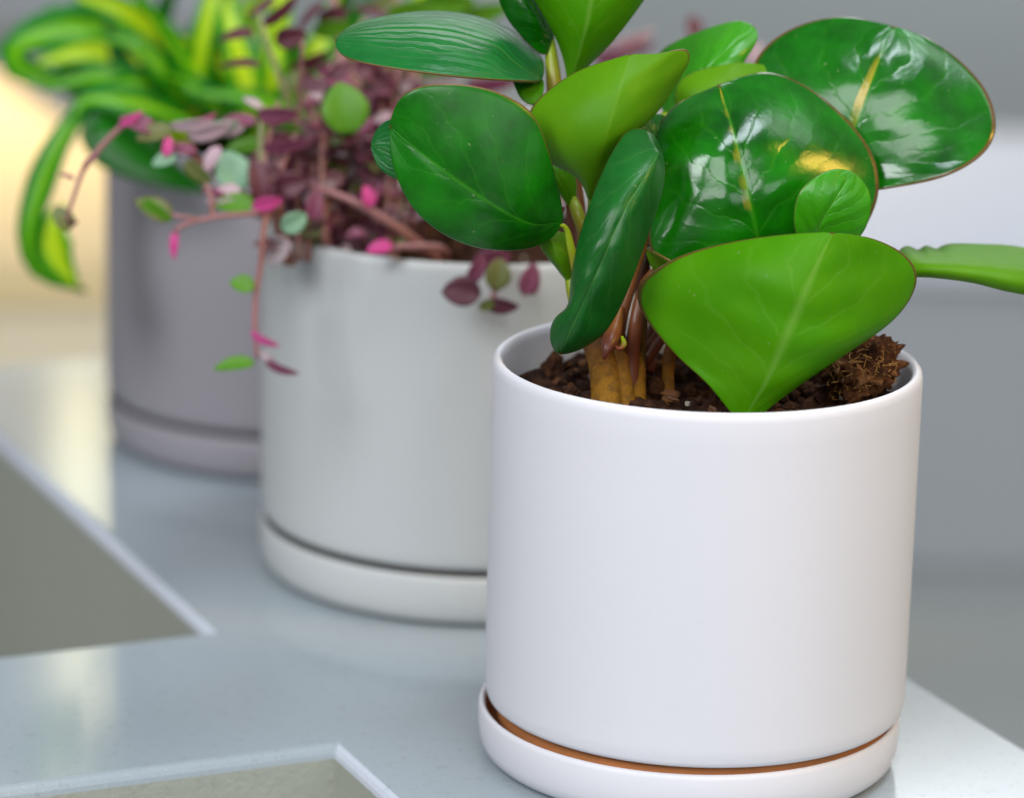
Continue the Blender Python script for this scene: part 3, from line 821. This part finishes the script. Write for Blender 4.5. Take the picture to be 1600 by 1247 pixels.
# upper shoots
for pts, rad, mt in (([(470, 400, -.03), (415, 320, -.060), (408, 260, -.064), (408, 200, -.064), (412, 165, -.064)], [.0018, .0017, .0016, .0016, .0013], 'pstem_green'),
                     ([(520, 400, -.02), (470, 220, -.02), (440, 130, -.03), (415, 60, -.035), (405, 20, -.035)], [.0019, .0017, .0016, .0015, .0012], 'pstem_green'),
                     ([(560, 400, -.01), (480, 170, .0), (510, 110, .0), (545, 70, .0), (570, 30, .0)], [.0018, .0016, .0015, .0014, .0012], 'pstem_green'),
                     ([(600, 410, .0), (575, 250, .01), (550, 130, .012), (535, 80, .01), (520, -10, .01)], [.0022, .0021, .0020, .0019, .0016], 'pstem'),
                     ([(600, 410, -.02), (560, 250, -.03), (555, 215, -.068), (548, 195, -.077)], [.0018, .0016, .0013, .0011], 'pstem'),
                     ([(700, 420, -.05), (640, 370, -.062), (580, 330, -.066), (530, 305, -.066), (480, 290, -.06)], [.0026, .0025, .0022, .0018, .0014], 'pstem'),
                     ([(700, 420, -.05), (690, 390, -.066), (640, 385, -.072), (600, 388, -.074)], [.0022, .0022, .0018, .0012], 'pstem'),
                     ([(640, 420, -.01), (600, 300, -.02), (590, 250, -.024), (620, 180, -.02)], [.0016, .0015, .0014, .0012], 'pstem'),
                     ([(640, 420, .02), (640, 250, .03), (650, 110, .04), (622, 20, .04), (618, -20, .04)], [.0022, .0021, .0020, .0018, .0016], 'pstem'),
                     ([(740, 420, .02), (760, 250, .03), (745, 110, .04), (740, 20, .04)], [.0022, .0021, .0020, .0016], 'pstem'),
                     ([(780, 420, -.05), (782, 400, -.08), (776, 440, -.086), (770, 470, -.087)], [.0020, .0018, .0016, .0012], 'pstem')):
    stem2(pts, rad, mt)
for a in [(369, 54, -.036, 190, 56, 'maroon', .38, 35), (375, 99, -.036, 180, 64, 'maroon', .28, 45), (440, 18, -.036, 38, 74, 'maroon', .30, 40),
          (408, 12, -.03, 210, 52, 'maroon', .34, 30), (484, 24, -.01, 225, 60, 'maroon', .35, 40), (455, 58, -.03, 10, 52, 'maroon', .72, 20), (522, 24, -.005, 20, 52, 'maroon', .55, 25),
          (520, 44, -.004, 8, 62, 'green', .5, 35), (484, 98, -.01, 25, 66, 'maroon', .38, 40), (462, 130, -.02, 200, 60, 'olive', .65, 30), (538, 168, -.078, 100, 84, 'green', .92, 10),
          (371, 188, -.066, 178, 62, 'purple', .36, 35), (435, 180, -.068, 0, 66, 'purple', .45, 35), (450, 228, -.066, 6, 80, 'purple', .32, 40), (395, 160, -.064, 150, 36, 'pale', .4, 30),
          (361, 266, -.074, 120, 74, 'grey', .75, 20), (404, 280, -.074, 100, 72, 'maroon', .5, 20), (378, 230, -.06, 195, 66, 'green', .5, 30), (448, 208, -.055, 10, 56, 'green', .5, 30),
          (512, 246, -.03, 12, 66, 'olive', .5, 35), (510, 244, -.04, 195, 60, 'green', .4, 35), (464, 254, -.05, 60, 58, 'purple', .6, 20), (492, 212, -.045, 90, 40, 'pink', .5, 20),
          (424, 268, -.06, 30, 46, 'pale', .5, 20), (418, 318, -.084, 10, 50, 'pink', .5, 30), (460, 347, -.086, 30, 46, 'grey', .8, 20), (492, 320, -.07, 80, 52, 'purple', .6, 20),
          (575, 306, -.070, 100, 36, 'pink', .7, 30), (592, 387, -.078, 190, 42, 'pink', .6, 30), (500, 300, -.06, 30, 60, 'pale', .4, 35), (560, 262, -.03, 90, 60, 'pale', .55, 20),
          (645, 140, .03, 80, 40, 'pale', .6, 20), (600, 120, .03, 10, 70, 'maroon', .5, 30), (690, 128, .03, 5, 70, 'pale', .3, 40), (770, 132, .03, 5, 90, 'purple', .35, 35),
          (620, 135, .02, 200, 60, 'maroon', .5, 25), (585, 150, .02, 30, 60, 'maroon', .5, 20), (600, 190, .0, 230, 60, 'maroon', .5, 25),
          (720, 456, -.088, 178, 62, 'maroon', .82, 10), (778, 428, -.089, 80, 52, 'olive', .8, 10), (746, 420, -.087, 60, 52, 'purple', .5, 20), (828, 436, -.089, 70, 54, 'purple', .6, 15),
          (838, 440, -.088, 80, 46, 'pale', .3, 20), (785, 478, -.088, -8, 54, 'maroon', .45, 25), (762, 476, -.089, 20, 30, 'olive', .6, 20), (770, 405, -.085, 10, 60, 'purple', .6, 20),
          (645, 18, .0, 10, 80, 'green', .45, 30), (700, 6, .02, 0, 90, 'green', .45, 30), (580, 18, .01, 160, 60, 'maroon', .3, 40), (600, 4, .02, 30, 50, 'olive', .5, 20),
          (760, 20, .03, 10, 80, 'green', .4, 30), (985, 66, .05, 20, 90, 'pale', .35, 40), (960, 88, .05, 10, 70, 'purple', .35, 35), (1000, 78, .045, 15, 60, 'purple', .2, 40),
          (1084, 40, .10, 100, 36, 'maroon', .8, 20), (1178, 82, .05, 60, 40, 'pale', .6, 20)]:
    leaf2(*a)
# dense growth in the pot's middle
r2 = random.Random(21)
for i in range(22):
    bx, by = r2.uniform(450, 620), r2.uniform(330, 400)
    tx, ty = bx + r2.uniform(-80, 50), r2.uniform(60, 330)
    z0 = r2.uniform(-.062, .03)
    pts = [(bx, by + 30, z0), ((bx + tx) / 2 + r2.uniform(-30, 30), (by + ty) / 2, z0 + r2.uniform(-.01, .01)), (tx, ty, z0 + r2.uniform(-.015, .015))]
    stem2(pts, [.0019, .0016, .0011])
    o2 = r2.uniform(-60, 60)
    stem2([(p[0] + o2 * (0.3 + 0.35 * k_), p[1] - 20 * k_, p[2] - .004) for k_, p in enumerate(pts)], [.0014, .0012, .0008])
    for k in range(9):
        t = r2.uniform(0.1, 1.0)
        q = catmull(pts, 21)[int(t * 20)]
        side = r2.choice((0, 180)) + r2.uniform(-40, 40)
        col = r2.choices(['maroon', 'purple', 'mauve', 'olive', 'pale', 'grey', 'pink', 'green'], [8, 5, 8, 2.5, 1.2, 0.4, 0.15, 0.5])[0]
        leaf2(q.x + 22 * math.cos(R(side)), q.y - 22 * math.sin(R(side)), q.z - .004, side, r2.uniform(30, 56), col, r2.uniform(.35, .8), r2.uniform(-40, 55), r2.uniform(-30, 40), r2.uniform(.1, .5), r2.uniform(.1, .5))

for pts in ([(760, 420, .03), (860, 230, .05), (930, 120, .052), (985, 70, .05), (1010, 60, .05)],
            [(780, 420, .04), (900, 260, .07), (1010, 140, .09), (1078, 62, .10), (1085, 38, .10)],
            [(790, 420, .04), (920, 270, .06), (1080, 170, .06), (1160, 110, .052), (1180, 76, .05)]):
    stem2(pts, [.0017, .0015, .0013, .0011, .0008])
vs, fs, mi = [], [], []
for i in range(620):
    px, py = r2.gauss(535, 62), r2.gauss(285, 70)
    if not (425 < px < 660 and 60 < py < 398): continue
    if px < 470 and py > 330: continue
    c = W(px, py, D2 + r2.uniform(-.055, .03))
    x = Vector((r2.gauss(0, 1), r2.gauss(0, 0.7), r2.gauss(0, 0.5))).normalized()
    n = Vector((r2.gauss(0, 0.7), r2.gauss(-0.6, 0.6), r2.gauss(0.6, 0.6)))
    y = n.cross(x).normalized(); n = x.cross(y)
    L = r2.uniform(20, 42) / F_PX * D2; wd = L * r2.uniform(.18, .36)
    b = len(vs)
    prof = ((0, 0), (.18, .7), (.42, 1), (.72, .72), (1, 0))
    for u, hw in prof:
        for sgn in (-1, 0, 1):
            vs.append(c + x * (L * (u - .5)) + y * (wd * hw * sgn) + n * (L * (.12 * abs(sgn) * hw - .5 * (u - .5) ** 2)) - ORG2)
    m_ = r2.choices((0, 1, 2, 3, 4), (8, 8, 4, 2, 1))[0]
    for u in range(4):
        for v in range(2):
            e = b + u * 3 + v
            fs.append((e, e + 1, e + 4, e + 3)); mi.append(m_)
me = bpy.data.meshes.new('tiny_leaves'); me.from_pydata(vs, [], fs)
for k_ in ('maroon', 'mauve', 'purple', 'olive', 'pale'):
    me.materials.append(S[k_])
me.polygons.foreach_set('material_index', mi)
me.uv_layers.new(name='UVMap')
tiny = link('tiny_leaves', me, plant2); tiny['kind'] = 'stuff'

# ------------------------------------------------------------------ plant 3: striped strap-leaved plant
plant3 = thing('striped_plant', 'bright green strap-leaved plant with yellow stripes in the mauve-grey rear pot', 'plant', loc=(P3[0], P3[1], P3[3]))
ORG3 = plant3.location.copy()
def strap_mat(name, edge, centre, w=0.2, trans=0.2):
    q = N(name)
    uv = q.n('ShaderNodeUVMap').outputs[0]
    sep = q.n('ShaderNodeSeparateXYZ'); q.l(uv, sep.inputs[0])
    a = q.math('ABSOLUTE', q.math('SUBTRACT', sep.outputs[1], 0.5))
    a = q.math('ADD', a, q.math('MULTIPLY', q.math('SUBTRACT', q.noise(60, 3), 0.5), 0.08))
    c = q.ramp(a, [(max(0, w - 0.05), centre), (w + 0.05, edge)])
    q.set(Base_Color=c, Roughness=0.30)
    q.b.inputs['Specular IOR Level'].default_value = 0.32
    tr = q.n('ShaderNodeBsdfTranslucent'); q.l(c, tr.inputs[0])
    mx = q.n('ShaderNodeMixShader'); mx.inputs[0].default_value = trans
    q.l(q.b.outputs[0], mx.inputs[1]); q.l(tr.outputs[0], mx.inputs[2]); q.l(mx.outputs[0], q.out.inputs[0])
    return q.m
M['strap_a'] = strap_mat('green_strap_leaf', (0.008, 0.20, 0.002, 1), (0.17, 0.48, 0.003, 1), 0.18)
M['strap_b'] = strap_mat('yellow_striped_leaf', (0.05, 0.34, 0.002, 1), (0.50, 0.70, 0.01, 1), 0.26)
M['strap_d'] = strap_mat('deep_green_strap_leaf', (0.006, 0.11, 0.002, 1), (0.012, 0.17, 0.003, 1), 0.1)

def strap(pts, widths, mat, face=0.0, fold=0.25, nu=22, nv=6):
    """pts (px,py,dz); widths in px; face: turn of the blade about its length (deg)"""
    c = [W(p.x, p.y, D3 + p.z) for p in catmull(pts, nu)]
    ww = [v.x for v in catmull([(w, i * 10.0) for i, w in enumerate(widths)], nu)]
    vs, uvs, fs = [], [], []
    for i, p in enumerate(c):
        t = (c[min(i + 1, nu - 1)] - c[max(i - 1, 0)]).normalized()
        s = t.cross(-FWD).normalized()
        s = Matrix.Rotation(R(face), 3, t) @ s
        nn = s.cross(t)
        hw = max(ww[i], 0.6) * 0.5 / F_PX * D3
        for j in range(nv + 1):
            v = -1 + 2 * j / nv
            vs.append(p + s * (v * hw) + nn * (fold * hw * v * v) - ORG3); uvs.append((i / (nu - 1), j / nv))
    w = nv + 1
    for i in range(nu - 1):
        for j in range(nv):
            fs.append((i * w + j, i * w + j + 1, (i + 1) * w + j + 1, (i + 1) * w + j))
    me = bpy.data.meshes.new('strap'); me.from_pydata(vs, [], fs)
    uv = me.uv_layers.new(name='UVMap')
    for poly in me.polygons:
        for li in poly.loop_indices:
            uv.data[li].uv = uvs[me.loops[li].vertex_index]
    o = link('leaf', me, plant3, [M[mat]])
    md = o.modifiers.new('thick', 'SOLIDIFY'); md.thickness = 0.0007; md.offset = 0
    return o
base3 = (400, 215, 0.0)
# hanging one at the far left
strap([(330, 190, -.02), (230, 130, -.06), (150, 150, -.085), (98, 215, -.09), (62, 300, -.09), (45, 370, -.09), (62, 425, -.088), (135, 455, -.085)], [20, 30, 36, 26, 30, 50, 46, 6], 'strap_a', 25)
strap([(100, 320, -.088), (85, 345, -.09), (88, 395, -.09), (120, 448, -.09)], [10, 60, 62, 10], 'strap_b', 20)
# curled one at upper left
strap([(340, 190, .0), (260, 90, -.01), (170, 50, -.02), (80, 50, -.03), (20, 85, -.04), (55, 118, -.05), (150, 138, -.05)], [20, 60, 80, 84, 70, 50, 8], 'strap_a', 15)
strap([(330, 190, .0), (240, 110, -.02), (150, 80, -.03), (55, 100, -.04)], [20, 60, 84, 10], 'strap_b', 10)
strap([(330, 190, -.03), (250, 150, -.05), (170, 120, -.06), (70, 138, -.06)], [20, 50, 56, 8], 'strap_a', 20)
strap([(330, 180, -.01), (270, 80, -.03), (200, 20, -.04), (120, -10, -.04)], [24, 50, 56, 20], 'strap_b', -10)
strap([(300, 185, -.05), (262, 120, -.06), (215, 70, -.065), (160, 62, -.065)], [24, 44, 46, 8], 'strap_a', 15)
# dark one over the pot front
strap([(260, 170, -.07), (160, 190, -.09), (200, 235, -.095), (260, 270, -.095), (320, 298, -.09)], [16, 46, 84, 70, 10], 'strap_d', 10)
strap([(300, 190, -.07), (200, 160, -.085), (130, 160, -.09), (115, 200, -.09)], [16, 40, 50, 8], 'strap_a', 20)
# uprights with yellow centres
strap([(300, 190, -.05), (306, 130, -.055), (318, 60, -.06), (340, -40, -.06), (360, -120, -.05)], [30, 32, 32, 34, 8], 'strap_b', 0)
strap([(420, 210, -.05), (418, 130, -.05), (428, 60, -.05), (445, -60, -.04)], [34, 44, 44, 20], 'strap_b', 15)
strap([(440, 210, -.03), (480, 110, -.03), (520, 30, -.02), (560, -60, -.01)], [30, 40, 40, 20], 'strap_b', 10)
r3 = random.Random(8)
for i in range(86):
    inner = i < 34                                # short dark inner growth first, then the longer blades
    a = r3.uniform(-70, 60)
    ln = r3.uniform(90, 170) if inner else r3.uniform(180, 330)
    bx, by = 400 + r3.uniform(-215, 190), 215 + r3.uniform(-25, 15)
    z0 = r3.uniform(-.02, .06) if inner else r3.uniform(-.065, .04)
    mx_, my_ = bx + math.sin(R(a)) * ln * 0.5, by - abs(math.cos(R(a))) * ln * 0.5
    ex, ey = bx + math.sin(R(a)) * ln, by - abs(math.cos(R(a))) * ln * (0.65 if abs(a) > 40 else 1.0)
    if ex < 150 and ey > 20:
        ex = 150 + r3.uniform(0, 60)
    strap([(bx, by, z0), (mx_, my_, z0 + r3.uniform(-.02, .01)), (ex, ey, z0 + r3.uniform(-.03, .02))], [30, r3.uniform(38, 62), 6],
          r3.choice(['strap_d', 'strap_d', 'strap_a'] if inner else ['strap_a', 'strap_b', 'strap_a', 'strap_b', 'strap_d']), r3.uniform(-50, 50))
